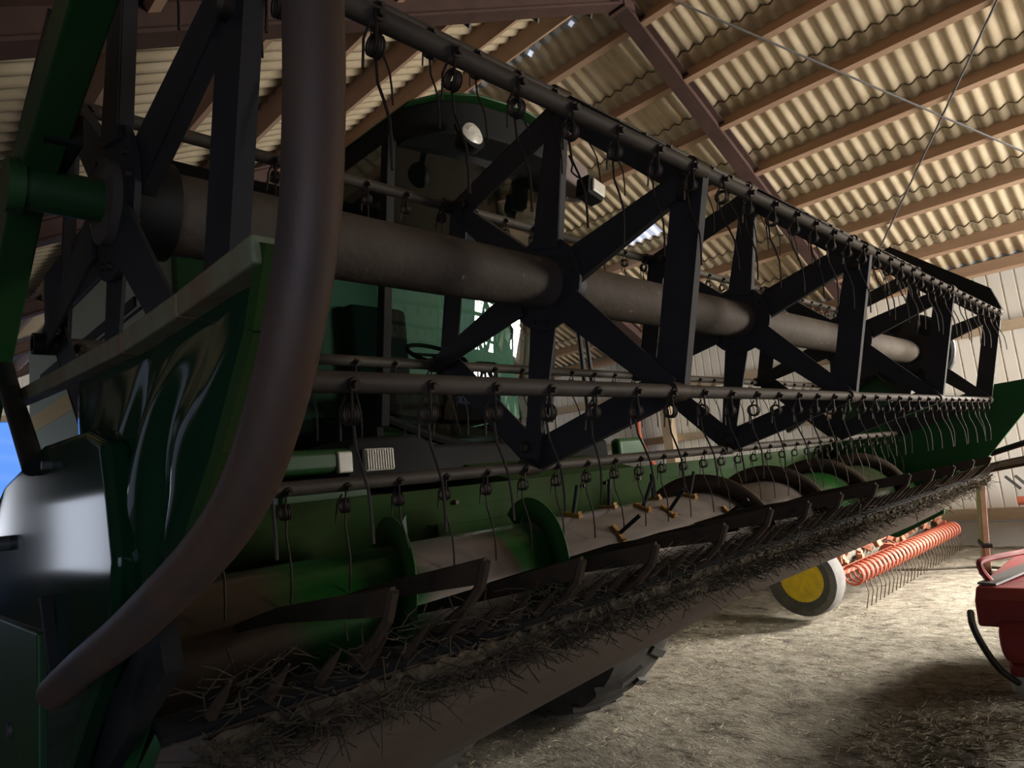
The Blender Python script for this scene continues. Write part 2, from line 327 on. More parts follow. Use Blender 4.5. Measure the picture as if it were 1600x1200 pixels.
# left wall: boards round a long window and a low open hatch; rear opening added for its light
mb = MB(); XL = -1.78
zt = lambda y: zraf(XL, 0.30)
def lbox(ya, yb, z0, z1): boards(mb, XL, ya, yb, z0, (lambda y: z1) if z1 else zt)
lbox(YA, -3.7, 0.0, None); lbox(-3.7, -1.5, 2.05, None); lbox(-1.5, 2.4, 0.0, None); lbox(2.4, 5.4, 0.0, 0.9); lbox(5.4, 5.9, 0.0, None); lbox(5.9, 8.3, 0.0, 0.98); lbox(5.9, 8.3, 1.74, None); lbox(8.3, 11.9, 0.0, None); lbox(11.9, 14.3, 0.0, 1.38); lbox(11.9, 14.3, 2.42, None); lbox(14.3, YB, 0.0, None)
wl = struct(mb.build('wall_left', WALLD, smooth=False, solid=0.006))
for y in (-4.6, 2.2, 8.6, 15.2): MB().span((XL+0.02, y-0.09, 0), (XL+0.16, y+0.09, zraf(XL, -0.02))).build('post', WOODB, wl)
wn = struct(MB().span((XL-.04, 5.85, 0.94), (XL+.06, 8.35, 0.99)).span((XL-.04, 5.85, 1.73), (XL+.06, 8.35, 1.78)).span((XL-.04, 5.85, 0.94), (XL+.06, 5.9, 1.78)).span((XL-.04, 8.3, 0.94), (XL+.06, 8.35, 1.78)).build('window_1', WOODB))
MB().span((XL-.03, 7.08, 0.98), (XL+.03, 7.12, 1.74)).build('window_bar', WOODB, wn)
wn = struct(MB().span((XW-.09, -2.95, 1.93), (XW-.02, -0.85, 1.99)).span((XW-.09, -2.95, 2.93), (XW-.02, -0.85, 2.99)).span((XW-.09, -2.98, 1.93), (XW-.02, -2.92, 2.99)).span((XW-.09, -0.88, 1.93), (XW-.02, -0.82, 2.99)).build('side_fill_frame', WOODB))  # frame added round the side fill light, wall behind left uncut
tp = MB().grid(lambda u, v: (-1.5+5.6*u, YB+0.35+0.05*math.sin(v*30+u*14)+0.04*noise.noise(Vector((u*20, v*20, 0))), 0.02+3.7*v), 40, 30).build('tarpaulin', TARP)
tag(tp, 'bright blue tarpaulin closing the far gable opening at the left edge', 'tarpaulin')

# ------------------------------------------------------------------ pickup reel
R_, TH = 0.53, math.radians(75.088)
XS = [0.0, 1.1014, 2.2722, 3.47, 4.586]
AX = Vector((0, 0, 2.0))
def vtx(k, r=R_, x=0.0, da=0.0):                    # bat k (0..5) at radius r
    a = TH-k*PI/3+da
    return Vector((x, -r*math.cos(a), AX.z+r*math.sin(a)))
reel = thing('pickup_reel', 'long black six-sided tined reel held in front of the green header', 'harvester reel', (2.3, 0, 1.47))
MB().lathe_x([(-0.02, 0.0), (-0.02, 0.074), (4.70, 0.074), (4.70, 0.0)], AX, 40).build('reel_tube', RT, reel)
for si, x in enumerate(XS):
    hub = MB()
    n = 36; rr = 0.135
    hub.lathe_x([(-0.005, 0.0), (-0.005, rr), (0.005, rr), (0.005, 0.0)], (x, 0, AX.z), 36)
    sp = hub.build('spider_hub', BK, reel)
    cl = MB().lathe_x([(0.004, 0.074), (0.004, 0.092), (0.012, 0.092), (0.012, 0.088), (0.085, 0.088), (0.085, 0.074)], (x, 0, AX.z), 36).build('hub_collar', BKD, sp)
    bo = MB()
    for k in range(6):
        for s in (-1, 1):
            p = vtx(k, 0.112, x, s*0.20); bo.tube([(x-0.012, p.y, p.z), (x+0.012, p.y, p.z)], 0.0065, 6)
    bo.build('hub_bolts', BO, sp)
    for k in range(6):
        a0 = vtx(k, 0.10, x); a1 = vtx(k, R_-0.012, x); d = (a1-a0).normalized(); pr = Vector((0, -d.z, d.y))
        xo = 0.010 if k % 2 else -0.010
        po = [a0+pr*0.050, a1+pr*0.027, a1-pr*0.027, a0-pr*0.050]
        arm = MB().prism([p+Vector((xo-0.003, 0, 0)) for p in po], (0.006, 0, 0))
        arm.bar(a0+pr*0.049+Vector((xo+0.011, 0, 0)), a1+pr*0.026+Vector((xo+0.011, 0, 0)), 0.022, 0.004, pr)
        arm.build('spider_arm', BK, sp)
        # flat rim plates from bat to bat, with a folded outer lip
        b0 = vtx(k, R_, x); b1 = vtx((k+1) % 6, R_, x); e = (b1-b0).normalized(); inn = (Vector((x, 0, AX.z))-(b0+b1)/2).normalized()
        b0 = b0+e*0.004; b1 = b1-e*0.004
        xo2 = Vector((0.014 if k % 2 else 0.020, 0, 0))
        rp = MB().prism([b0-inn*0.014+xo2, b1-inn*0.014+xo2, b1+inn*0.070-e*0.02+xo2, b0+inn*0.070+e*0.02+xo2], (0.005, 0, 0))
        rp.bar(b0-inn*0.013+xo2+Vector((0.012, 0, 0)), b1-inn*0.013+xo2+Vector((0.012, 0, 0)), 0.026, 0.004, inn)
        rp.build('rim_plate', BK, sp)
        pv = b0+e*0.05+inn*0.03
        MB().lathe_x([(-0.006, 0), (-0.006, 0.012), (0.0, 0.017), (0.016, 0.017), (0.016, 0)], pv, 12).build('pivot_bolt', BO, sp)
# tine: coil of spring wire under the bat, kinked leg pointing down
def tine_mesh():
    p = [(-0.004, -0.012, 0.0), (-0.004, -0.014, -0.012)]
    turns = 3.6; rc = 0.0150; cz = -0.038
    for i in range(int(turns*12)+1):
        t = i/12*2*PI
        p.append((-0.008+0.0046*i/12, -rc*math.cos(t)*0.98, cz+rc*math.sin(t+PI)*1.0 if False else cz+rc*math.sin(-t)))
    e = p[-1]
    leg = [(e[0], 0.0135, cz-0.02), (e[0]-0.002, 0.012, cz-0.05), (e[0]-0.001, 0.002, cz-0.085), (e[0], -0.004, cz-0.115), (e[0], -0.003, cz-0.155), (e[0], 0.001, cz-0.190)]
    mb = MB(); mb.tube(p+leg, 0.0024, 6)
    q = [(-0.012, -0.010, -0.012), (-0.016, 0.004, -0.03), (-0.018, 0.010, -0.075)]
    mb.tube(q, 0.0022, 5)
    mb.tube([(0, -0.0127, 0.0050), (0, -0.0193, 0.0025)], 0.010, 10).tube([(0, -0.0155, 0.0040), (0, -0.0277, -0.0004)], 0.0062, 6)
    return mb
TX = [0.060+0.1437*i for i in range(32) if 0.060+0.1437*i < 4.56]
TX = [t for t in TX if min(abs(t-x) for x in XS) > 0.012]
tproto = None; row = MB(); bats = []
for k in range(6):
    c = vtx(k)
    b = MB().tube([(-0.02, c.y, c.z), (4.605, c.y, c.z)], 0.0165, 14)
    bat = b.build('bat_tube', TB, reel); bats.append(bat)
    for x in XS:
        MB().lathe_x([(-0.03, 0.0162), (-0.03, 0.024), (0.03, 0.024), (0.03, 0.0162)], (x, c.y, c.z), 14).build('bat_bearing', BO, bat)
    for i, t in enumerate(TX):
        if k in (1, 2, 3):
            if tproto is None:
                tproto = tine_mesh()
                tm = tproto.build('tine', TI, bat); me = tm.data
                for v in me.vertices: v.co = v.co+WLOC[bat.name]
                o = tm
            else: o = dup(tm, bat)
            o.location = Vector((t, c.y, c.z-0.010))-WLOC[bat.name]
            o.rotation_euler = (random.uniform(-.08, .08), random.uniform(-.04, .04), random.uniform(-.10, .10))
        else:
            m2 = tine_mesh(); rz = Matrix.Rotation(random.uniform(-.1, .1), 3, 'X')
            row.add([rz @ Vector(p)+Vector((t, c.y, c.z-0.010)) for p in m2.v], m2.f)
rw = row.build('tine_row', TI, reel); rw['kind'] = 'stuff'
# drive disc at the far end
MB().lathe_x([(4.625, 0), (4.625, 0.235), (4.64, 0.25), (4.68, 0.25), (4.695, 0.235), (4.695, 0)], (0, 0, AX.z), 40).build('drive_disc', BKD, reel)

# ------------------------------------------------------------------ grain header
hd = thing('grain_header', 'raised green grain header spanning the machine, dusty brown underneath', 'harvester header', (2.3, 0.3, 0.80))
XA, XB = -0.04, 4.72
AC = Vector((0, 0.30, 1.14))                          # auger axis
prof = [(0.66, 1.452), (0.615, 1.452), (0.612, 1.40), (0.612, 1.14), (0.60, 1.03), (0.55, 0.93), (0.45, 0.878), (0.33, 0.869), (0.20, 0.897), (0.045, 0.972), (-0.10, 1.062), (-0.27, 1.195)]
def sheet_x(mb, pr, xa, xb, nx=24, drop=0.0):
    def f(u, v):
        k = int(round(v*(len(pr)-1))); x = xa+(xb-xa)*u; y, z = pr[k]
        return (x, y, z-drop*max(0, 2.3-x)*min(1.0, k/3, (len(pr)-1-k)/2.5))
    mb.grid(f, nx, len(pr)-1)
mb = MB(); sheet_x(mb, prof[:4], XA, XB); mb.build('back_sheet', GD, hd, solid=0.005)
mb = MB(); sheet_x(mb, prof[3:], XA, XB); mb.build('trough_pan', G, hd, solid=0.004, ang=50)
und = [(0.64, 1.10), (0.63, 1.0), (0.565, 0.91), (0.45, 0.862), (0.33, 0.854), (0.195, 0.882), (0.038, 0.957), (-0.11, 1.046), (-0.285, 1.178)]
mb = MB(); sheet_x(mb, und, XA, XB, 48, 0.052)
mb.build('underside_pan', PAN, hd, solid=0.005, ang=50)
# back sheet hatch, bolts, seam strips
for z in (1.24, 1.330): MB().span((1.08, 0.600, z), (1.52, 0.610, z+0.006)).build('hatch_rail', GD, hd)
MB().box((1.13, 0.60, 1.30), (0.05, 0.012, 0.07)).build('hatch_latch', GD, hd)
MB().box((1.24, 0.60, 1.26), (0.10, 0.008, 0.03)).build('hatch_catch', GD, hd)
for x in (1.2, 1.9, 2.05, 2.3): MB().cyl((x, 0.595, 1.40), (x, 0.613, 1.40), 0.008, 8).build('sheet_bolt', BO, hd)
MB().span((XA, 0.603, 1.385), (XB, 0.612, 1.389)).build('back_sheet_seam', GD, hd)
MB().bar((XA, 0.67, 1.40), (XB, 0.67, 1.40), 0.09, 0.09).build('top_beam', G, hd)
# cutterbar, guards, lifters
MB().bar((XA, -0.275, 1.195), (XB, -0.275, 1.195), 0.036, 0.014, (0, -.6, 1)).build('cutterbar', BKD, hd)
gd = MB(); xg = 0.02
fwd = Vector((0, -0.80, 0.60)).normalized()
while xg < XB:
    p = Vector((xg, -0.29, 1.20)); gd.tube([p, p+fwd*0.04, p+fwd*0.085], [0.009, 0.008, 0.002], 6); xg += 0.0762
gd.build('knife_guards', RUST, hd)['kind'] = 'stuff'
LN = [(0.233, 1.326, 0.012), (0.414, 1.339, 0.0), (0.653, 1.304, -0.02), (0.897, 1.297, 0.0), (1.195, 1.301, 0.01), (1.45, 1.312, 0.0), (1.70, 1.305, 0), (1.96, 1.307, 0.02), (2.30, 1.31, 0), (2.704, 1.316, 0.01), (3.05, 1.31, 0), (3.40, 1.305, 0), (3.8, 1.31, 0), (4.2, 1.305, 0)]
for x, z, j in LN:
    n0 = Vector((x, -0.40, z))
    mb = MB()
    # upper arm: thin blade from nose to a free rear tip
    mb.prism([n0, n0+Vector((0, 0.005, -0.040)), n0+Vector((0, 0.36, -0.078+j)), n0+Vector((0, 0.66, -0.124+j)), n0+Vector((0, 0.66, -0.136+j)), n0+Vector((0, 0.655, -0.115+j)), n0+Vector((0, 0.36, -0.048+j))][:0] or
             [n0, n0+Vector((0, 0.01, -0.042)), n0+Vector((0, 0.36, -0.088+j)), n0+Vector((0, 0.66, -0.140+j)), n0+Vector((0, 0.66, -0.128+j)), n0+Vector((0, 0.36, -0.060+j))], (0.010, 0, 0))
    lf = mb.build('crop_lifter', RUST, hd, bevel=0.002)
    # sickle-shaped lower arm from the nose down to the guard
    pts = [n0+Vector((0.005, 0.0, -0.006)), n0+Vector((0.005, 0.018, -0.045)), n0+Vector((0.005, 0.060, -0.082)), n0+Vector((0.005, 0.12, -0.115)), n0+Vector((0.005, 0.16, -0.135))]
    cu = MB()
    for a, b in zip(pts[:-1], pts[1:]): cu.bar(a, b, 0.010, 0.022, (1, 0, 0)) if False else cu.tube([a, b], 0.009, 6)
    cu.build('lifter_foot', RUST, lf)
# left end sheet (dented), its rolled top edge and front lip
TL = [Vector(p) for p in ((-0.05, 0.53, 1.74), (-0.05, 0.10, 1.712), (-0.05, -0.30, 1.690), (-0.05, -0.50, 1.688), (-0.05, -0.69, 1.690))]
def lerp_poly(P, u):
    s = u*(len(P)-1); i = min(int(s), len(P)-2); return P[i].lerp(P[i+1], s-i)
TS = [Vector((-0.05, 0.02, 1.707))]+TL[2:]
BL = [Vector(p) for p in ((-0.05, 0.02, 1.13), (-0.05, -0.10, 1.18), (-0.05, -0.26, 1.27), (-0.05, -0.40, 1.36))]
def es(u, v):
    t = lerp_poly(TS, u); b = lerp_poly(BL, u); p = t.lerp(b, v)
    e = math.sin(PI*u)*math.sin(PI*min(1, v*1.05))
    dent = -0.030*e + 0.016*math.exp(-((u-0.42)/0.07)**2)*math.exp(-((v-0.30)/0.25)**2) + 0.014*math.exp(-((u-0.66-0.10*v)/0.05)**2)*math.exp(-((v-0.62)/0.3)**2)
    dent += 0.006*noise.noise(Vector((u*6, v*4, 2)))
    return (p.x+dent, p.y, p.z)
esm = MB().grid(es, 60, 40).build('left_end_sheet', GSH, hd, solid=0.003, ang=80)
mb = MB()
for a, b in zip(TL[:-1], TL[1:]): mb.bar(a+Vector((-0.012, 0, -0.006)), b+Vector((-0.012, 0, -0.006)), 0.030, 0.028)
mb.build('end_sheet_top_edge', GO, esm, bevel=0.004)
mb = MB(); pL = [Vector((-0.052, -0.69, 1.69)), Vector((-0.052, -0.655, 1.62)), Vector((-0.052, -0.57, 1.52)), Vector((-0.052, -0.47, 1.425)), Vector((-0.052, -0.40, 1.36))]
for a, b in zip(pL[:-1], pL[1:]): mb.bar(a, b, 0.014, 0.035, (1, 0, 0.4))
mb.build('end_sheet_front_lip', GD, esm)
# left divider pipe
pp = [(-0.10, -0.86, 2.06), (-0.10, -0.862, 1.90), (-0.10, -0.858, 1.807), (-0.10, -0.847, 1.716), (-0.10, -0.824, 1.630), (-0.102, -0.768, 1.529), (-0.106, -0.68, 1.447), (-0.118, -0.49, 1.362), (-0.122, -0.30, 1.30), (-0.124, -0.16, 1.252)]
def smooth_path(P, n=6):
    P = [Vector(p) for p in P]; out = []
    for i in range(len(P)-1):
        p0, p1, p2, p3 = P[max(i-1, 0)], P[i], P[i+1], P[min(i+2, len(P)-1)]
        for k in range(n):
            t = k/n; out.append(0.5*((2*p1)+(p2-p0)*t+(2*p0-5*p1+4*p2-p3)*t*t+(3*p1-p0-3*p2+p3)*t**3))
    return out+[P[-1]]
MB().tube(smooth_path(pp), 0.0216, 24).build('divider_pipe', PIPE, hd)
MB().bar((-0.075, -0.44, 1.33), (-0.04, 0.0, 1.10), 0.02, 0.07).build('pipe_bracket', BKD, hd)
# drive shield low on the left end
ds = MB().prism([(-0.095, p, q) for p, q in ((0.75, 1.02), (0.75, 1.44), (0.42, 1.553), (0.065, 1.594), (-0.20, 1.585), (-0.274, 1.561), (-0.30, 1.488), (-0.32, 1.41), (-0.285, 1.32), (-0.14, 1.20), (0.06, 1.02))], (0.038, 0, 0)).build('drive_shield', GSH, hd, bevel=0.012)
MB().span((-0.102, 0.08, 1.02), (-0.090, 0.60, 1.30)).build('shield_lower_door', G, ds, bevel=0.004)
MB().cyl((-0.112, 0.36, 1.44), (-0.09, 0.36, 1.44), 0.014, 14).build('shield_bolt', WIRE, ds)
MB().cyl((-0.108, 0.30, 1.12), (-0.09, 0.30, 1.12), 0.012, 12).build('shield_bolt', WIRE, ds)
MB().cyl((-0.108, 0.00, 1.555), (-0.09, 0.00, 1.555), 0.007, 10).build('shield_bolt', WIRE, ds)
MB().bar((-0.105, 0.00, 1.36), (-0.10, -0.03, 1.26), 0.012, 0.014, (1, 0, 0)).build('shield_handle', BKD, ds)
MB().tube([(-0.10, 0.55, 1.93), (-0.10, 0.32, 1.73), (-0.10, 0.19, 1.63), (-0.10, 0.10, 1.56)], 0.017, 12).build('support_rod', BKD, hd)
# reel arms
ra = MB().bar((-0.112, 0.95, 1.42), (-0.112, 0.10, 2.02), 0.05, 0.075).bar((-0.112, 0.10, 2.02), (-0.112, -0.62, 2.215), 0.05, 0.075).build('reel_arm', G, hd, bevel=0.004)
MB().cyl((-0.145, 0, 2.0), (-0.004, 0, 2.0), 0.036, 24).cyl((-0.152, 0, 2.0), (-0.130, 0, 2.0), 0.044, 24).build('reel_bearing', G, ra)
MB().bar((-0.105, 0.02, 2.10), (-0.105, -0.20, 2.18), 0.05, 0.03).box((-0.095, -0.04, 2.06), (0.05, 0.15, 0.05)).build('arm_bracket', BKD, ra)
MB().bar((4.77, 0.95, 1.62), (4.77, 0.0, 2.06), 0.06, 0.09).build('reel_arm', BKD, hd, bevel=0.004)
MB().prism([(4.64, -0.53, 2.15), (4.64, -0.49, 2.30), (4.64, 0.0, 2.72), (4.64, 0.12, 2.70), (4.64, 0.08, 2.60), (4.64, -0.45, 2.17)], (0.05, 0, 0)).build('reel_end_guard', BKD, hd)
MB().prism([(4.76, 0.62, 1.45), (4.76, 0.55, 2.05), (4.76, 0.10, 2.25), (4.76, -0.05, 2.10), (4.76, 0.12, 1.75)], (0.03, 0, 0)).build('reel_lift_plate', G, hd)
# right end sheet and right divider
re_ = MB().prism([(XB, 0.95, 1.445), (XB, 0.62, 1.47), (XB, -0.10, 1.655), (XB, -0.37, 1.72), (XB, -0.62, 1.73), (XB, -0.60, 1.62), (XB, -0.30, 1.29), (XB, -0.02, 1.12), (XB, 0.0, 0.95), (XB, 0.30, 0.80), (XB, 0.62, 0.9), (XB, 0.95, 1.2)], (0.03, 0, 0)).build('right_end_sheet', G2, hd, bevel=0.003)
MB().tube([(XB+.05, -0.30, 1.30), (XB+.05, -0.60, 1.38), (XB+.05, -0.95, 1.50), (XB+.05, -1.3, 1.62)], 0.018, 10).build('divider_pipe', BKD, hd)
dv = MB()
for o_ in (0.0, 0.05, 0.10): dv.tube([(XB+.02+o_*.5, -0.05, 1.16+o_*.3), (XB+.03+o_*.4, -0.35, 1.205+o_*.4), (XB+.05, -0.85, 1.27+o_*.5)], 0.009, 6)
dv.build('divider_rods', RUST, hd)
MB().bar((XB+.04, -0.12, 1.185), (XB+.06, -1.1, 1.335), 0.02, 0.05).build('divider_board', WOODB, hd)

# ------------------------------------------------------------------ feed auger
au = thing('feed_auger', 'green and bare-metal auger with spiral flights lying in the header trough', 'auger', (2.3, 0.3, 0.87))
MB().lathe_x([(0.0, 0.0), (0.0, 0.18), (0.78, 0.18), (1.3, 0.18), (2.6, 0.18), (4.66, 0.18), (4.66, 0.0)], AC, 64).build('auger_tube', AUG, au)
def flight(x0, x1, pitch, ph, hand):
    n = int(abs(x1-x0)/pitch*48); vs = []
    for i in range(n+1):
        x = x0+(x1-x0)*i/n; a = ph+hand*2*PI*(x-x0)/pitch
        for r in (0.178, 0.255): vs.append((x, AC.y+r*math.sin(a), AC.z+r*math.cos(a)))
    return MB().add(vs, [(2*i, 2*i+2, 2*i+3, 2*i+1) for i in range(n)])
# a = 0 at the top, growing towards the back
flight(0.02, 1.30, 0.53, -2*PI*((0.715-0.02)/0.53), 1).build('flight', G2, au, solid=0.005, ang=60)
flight(2.12, 4.64, 0.62, 2*PI*((2.28-2.12)/0.62), -1).build('flight', RUST, au, solid=0.005, ang=60)
for x in (0.78, 1.27):
    MB().prism([(x-0.01, 0.30, 1.315), (x-0.01, 0.30, 1.395), (x-0.07, 0.30, 1.315)], (0, 0.006, 0)).build('flight_gusset', G, au)
FG = [(1.50, 115), (1.66, 60), (1.76, 84), (1.86, 100), (1.97, 55), (2.05, 140), (2.13, 75), (1.42, 70), (2.22, 120)]
for x, deg in FG:
    a = math.radians(deg); d = Vector((0, -math.cos(a-PI/2+0.0) if False else -math.sin(a-math.radians(60)) , math.cos(a-math.radians(60))))
    p = Vector((x, AC.y, AC.z))+d*0.18
    t = Vector((0, d.z, -d.y))
    ff = MB().tube([p-d*0.01, p+d*0.10+Vector((0.02, 0, 0))], 0.007, 10).build('finger', BKD, au)
    MB().bar(p-t*0.034+d*0.002, p+t*0.034+d*0.002, 0.022, 0.014, d).bar(p-t*0.030+d*0.008, p-t*0.026+d*0.008, 0.02, 0.02, d).build('finger_guide', YG, ff, bevel=0.004)

# ------------------------------------------------------------------ combine harvester behind the header
cb = thing('combine_harvester', 'green combine harvester with glazed cab parked behind the raised header', 'combine harvester', (2.33, 3.6, 0))
MB().span((0.88, 2.75, 1.05), (3.78, 5.95, 3.05)).build('body', GL, cb, bevel=0.03)
MB().span((0.86, 2.70, 3.02), (3.80, 5.2, 3.52)).build('grain_tank_rim', NAVY, cb, bevel=0.02)
MB().span((1.02, 2.66, 1.3), (1.50, 2.74, 3.0)).build('front_panel', G, cb, bevel=0.01)
MB().span((0.872, 2.9, 2.28), (0.884, 5.8, 2.42)).build('yellow_stripe', YST, cb)
for z in (2.05, 2.62): MB().span((0.868, 2.8, z), (0.884, 5.93, z+0.012)).build('panel_seam', BKD, cb)
MB().span((0.866, 2.9, 2.66), (0.884, 5.4, 2.72)).build('side_vent', BKD, cb)
MB().span((1.2, 5.9, 1.0), (3.45, 8.2, 2.7)).build('rear_hood', G, cb, bevel=0.05)
MB().prism([(1.85, 0.72, 0.80), (1.85, 0.72, 1.38), (1.85, 2.8, 2.0), (1.85, 2.8, 1.2)], (0.95, 0, 0)).build('feeder_house', GD, cb, bevel=0.01)
# cab
cab = MB().prism([(1.72, 1.78, 1.45), (1.72, 1.78, 1.72), (1.72, 1.80, 1.72), (1.72, 2.95, 1.72), (1.72, 2.95, 1.45)], (1.24, 0, 0)).build('cab_floor', BKD, cb)
rf = MB().prism([(1.74, 1.34, 3.44), (1.86, 1.20, 3.46), (2.05, 1.13, 3.48), (2.35, 1.10, 3.49), (2.65, 1.13, 3.48), (2.86, 1.20, 3.46), (2.98, 1.34, 3.44), (3.0, 3.0, 3.46), (1.72, 3.0, 3.46)], (0, 0, 0.014)).build('cab_roof', G, cb, bevel=0.012)
MB().prism([(1.74, 1.40, 3.26), (1.88, 1.24, 3.27), (2.06, 1.17, 3.28), (2.35, 1.14, 3.28), (2.64, 1.17, 3.28), (2.84, 1.24, 3.27), (2.98, 1.40, 3.26), (2.97, 3.0, 3.26), (1.73, 3.0, 3.26)], (0, 0, 0.185)).build('roof_underside', PLAS, rf, bevel=0.01)
def wsy(v): return 1.47+(1.74-1.47)*v                # windshield leans back towards the bottom
def ws(u, v):
    bow = 0.12*math.sin(PI*u); x = 1.70+1.28*u
    zb = 1.86-0.20*math.sin(PI*u)
    return (x, wsy(v)-bow, 3.28+(zb-3.28)*v)
MB().grid(ws, 20, 10).build('windshield', GLASS, cb, ang=80)
MB().tube([Vector(ws(i/20, 1.0))+Vector((0, 0, -0.012)) for i in range(21)], 0.028, 8).build('windshield_sill', PLAS, cb)
for x in (1.695, 2.985):
    MB().bar((x, 1.74, 1.80), (x, 1.47, 3.30), 0.055, 0.06, (0, -1, 0)).build('cab_pillar', PLAS, cb, bevel=0.008)
    MB().bar((x, 2.92, 1.70), (x, 2.92, 3.30), 0.06, 0.06, (0, -1, 0)).build('cab_pillar', PLAS, cb)
    MB().prism([(x, 1.76, 1.86), (x, 1.50, 3.28), (x, 2.90, 3.28), (x, 2.90, 1.86)], (0.004, 0, 0)).build('side_window', GLASS, cb)
    MB().span((x-0.02, 1.76, 1.45), (x+0.02, 2.95, 1.86)).build('door_lower_panel', PLAS, cb)
MB().span((1.70, 2.92, 1.7), (2.98, 2.96, 3.3)).build('cab_back_panel', PLAS, cb)
se = MB().box((2.34, 2.45, 2.05), (0.50, 0.50, 0.14)).box((2.34, 2.68, 2.40), (0.48, 0.14, 0.70)).box((2.34, 2.45, 1.86), (0.3, 0.3, 0.28)).build('operator_seat', SEAT, cb, bevel=0.05)
st = MB()
pth = [(2.30+0.19*math.cos(a), 1.98+0.16*math.sin(a), 2.26+0.10*math.sin(a)) for a in [2*PI*i/28 for i in range(29)]]
st.tube(pth, 0.014, 8); st.tube([(2.30, 1.98, 2.26), (2.30, 1.86, 1.75)], 0.03, 10); st.bar((2.12, 1.98, 2.26), (2.48, 1.98, 2.26), 0.03, 0.012)
st.build('steering_wheel', PLAS, cb)
MB().box((2.75, 2.3, 2.05), (0.18, 0.6, 0.4)).build('side_console', SEAT, cb, bevel=0.02)
# dark platform fairing with the rectangular headlight
fa = MB().prism([(1.18, 1.42, 1.50), (1.18, 1.42, 1.665), (1.26, 1.34, 1.71), (1.62, 1.30, 1.715), (1.72, 1.32, 1.655), (3.0, 1.34, 1.64), (3.05, 1.40, 1.50)], (0, 0, 0)).v and MB().prism([(1.20, 1.30, 1.50), (1.20, 1.30, 1.66), (1.26, 1.30, 1.705), (1.60, 1.30, 1.715), (1.68, 1.30, 1.66), (3.02, 1.30, 1.64), (3.02, 1.30, 1.50)], (0, 0.42, 0)).build('cab_front_fairing', PLAS, cb, bevel=0.025)
hl = MB().box((1.36, 1.295, 1.605), (0.155, 0.03, 0.10)).build('headlight', LENS, fa, bevel=0.01)
lr = MB()
for i in range(11): lr.box((1.296+0.0128*i, 1.277, 1.605), (0.004, 0.006, 0.085))
lr.build('lens_ribs', LENS, hl)
MB().span((0.86, 1.25, 1.56), (1.22, 1.9, 1.66)).build('side_step_cover', G, cb, bevel=0.03)
MB().span((0.86, 1.22, 1.44), (1.26, 1.8, 1.53)).build('step_lower_cover', G, cb, bevel=0.02)
MB().box((1.165, 1.255, 1.60), (0.07, 0.03, 0.09)).build('side_marker_lamp', LENS, cb, bevel=0.008)
# work lamps under the roof edge
wl1 = MB().tube([(1.90, 1.05, 3.17), (1.90, 1.09, 3.16), (1.905, 1.16, 3.17)], [0.075, 0.07, 0.03], 20).build('work_lamp', PLAS, cb)
MB().tube([(1.90, 1.035, 3.168), (1.90, 1.05, 3.17), (1.90, 1.06, 3.17)], [0.045, 0.068, 0.07], 20).build('lamp_lens', LENS, wl1)
MB().bar((1.90, 1.12, 3.18), (1.92, 1.18, 3.30), 0.03, 0.02).build('lamp_bracket', PLAS, wl1)
MB().prism([(2.70, 1.20, 3.44), (3.03, 1.20, 3.36), (3.06, 1.20, 3.18), (2.95, 1.20, 3.12), (2.78, 1.20, 3.10)], (0, 0.05, 0)).build('mirror_mount_panel', MAUVE, cb, bevel=0.01)
wl2 = MB().box((2.90, 1.11, 3.14), (0.15, 0.10, 0.125), Matrix.Rotation(0.25, 3, 'Y')).build('work_lamp', PLAS, cb, bevel=0.012)
MB().box((2.912, 1.053, 3.137), (0.115, 0.02, 0.085), Matrix.Rotation(0.25, 3, 'Y')).build('lamp_lens', LENS, wl2, bevel=0.008)
MB().tube(smooth_path([(2.86, 1.12, 3.20), (2.80, 1.15, 3.25), (2.84, 1.17, 3.32), (2.83, 1.18, 3.38)]), 0.006, 6).build('lamp_cable', PLAS, wl2)
# right-hand handrails, mirror and fender seen past the cab
for x, y in ((3.18, 1.55), (3.32, 1.60)): MB().tube([(x, y, 1.45), (x, y, 2.75)], 0.016, 8).build('handrail', BKD, cb)
MB().span((3.13, 1.30, 1.48), (3.42, 1.38, 1.64)).build('fender_lamp_box', G, cb, bevel=0.03)
# drive wheels
def tyre(name, x, y, r, wd, lugs, m, rimm, parent, rimr, axis_name='tyre'):
    c = (x, y, r)
    h = wd/2
    pr = [(-h*0.72, rimr), (-h*0.95, rimr+0.05), (-h, r*0.80), (-h*0.86, r*0.95), (-h*0.5, r*0.985), (0, r*0.99), (h*0.5, r*0.985), (h*0.86, r*0.95), (h, r*0.80), (h*0.95, rimr+0.05), (h*0.72, rimr)]
    t = MB().lathe_x(pr, c, 48)
    if lugs:
        for i in range(lugs):
            a = 2*PI*i/lugs
            for s in (-1, 1):
                aa = a+(PI/lugs if s > 0 else 0)
                q = []
                for f_, da in ((0.05, 0.0), (0.55, 0.10), (0.98, 0.20)):
                    ang = aa+da; rr = r*(0.992 if f_ < .9 else 0.935); q.append(Vector((x+s*h*f_, y+rr*math.cos(ang), r+rr*math.sin(ang))))
                nr = Vector((0, math.cos(aa+.1), math.sin(aa+.1)))
                for p0, p1 in zip(q[:-1], q[1:]): t.bar(p0, p1, 0.045, 0.034, nr)
    tt = t.build(axis_name, m, parent)
    MB().lathe_x([(-h*0.74, rimr+0.005), (-h*0.55, rimr-0.04), (-h*0.40, rimr*0.55), (-h*0.40, 0.0)], c, 36).build('wheel_rim', rimm, tt)
    MB().lathe_x([(h*0.74, rimr+0.005), (h*0.55, rimr-0.04), (h*0.40, rimr*0.55), (h*0.40, 0.0)], c, 36).build('wheel_rim', rimm, tt)
    return tt
tyre('tyre', 3.0, 1.85, 0.76, 0.60, 20, RUBD, YEL, cb, 0.36)
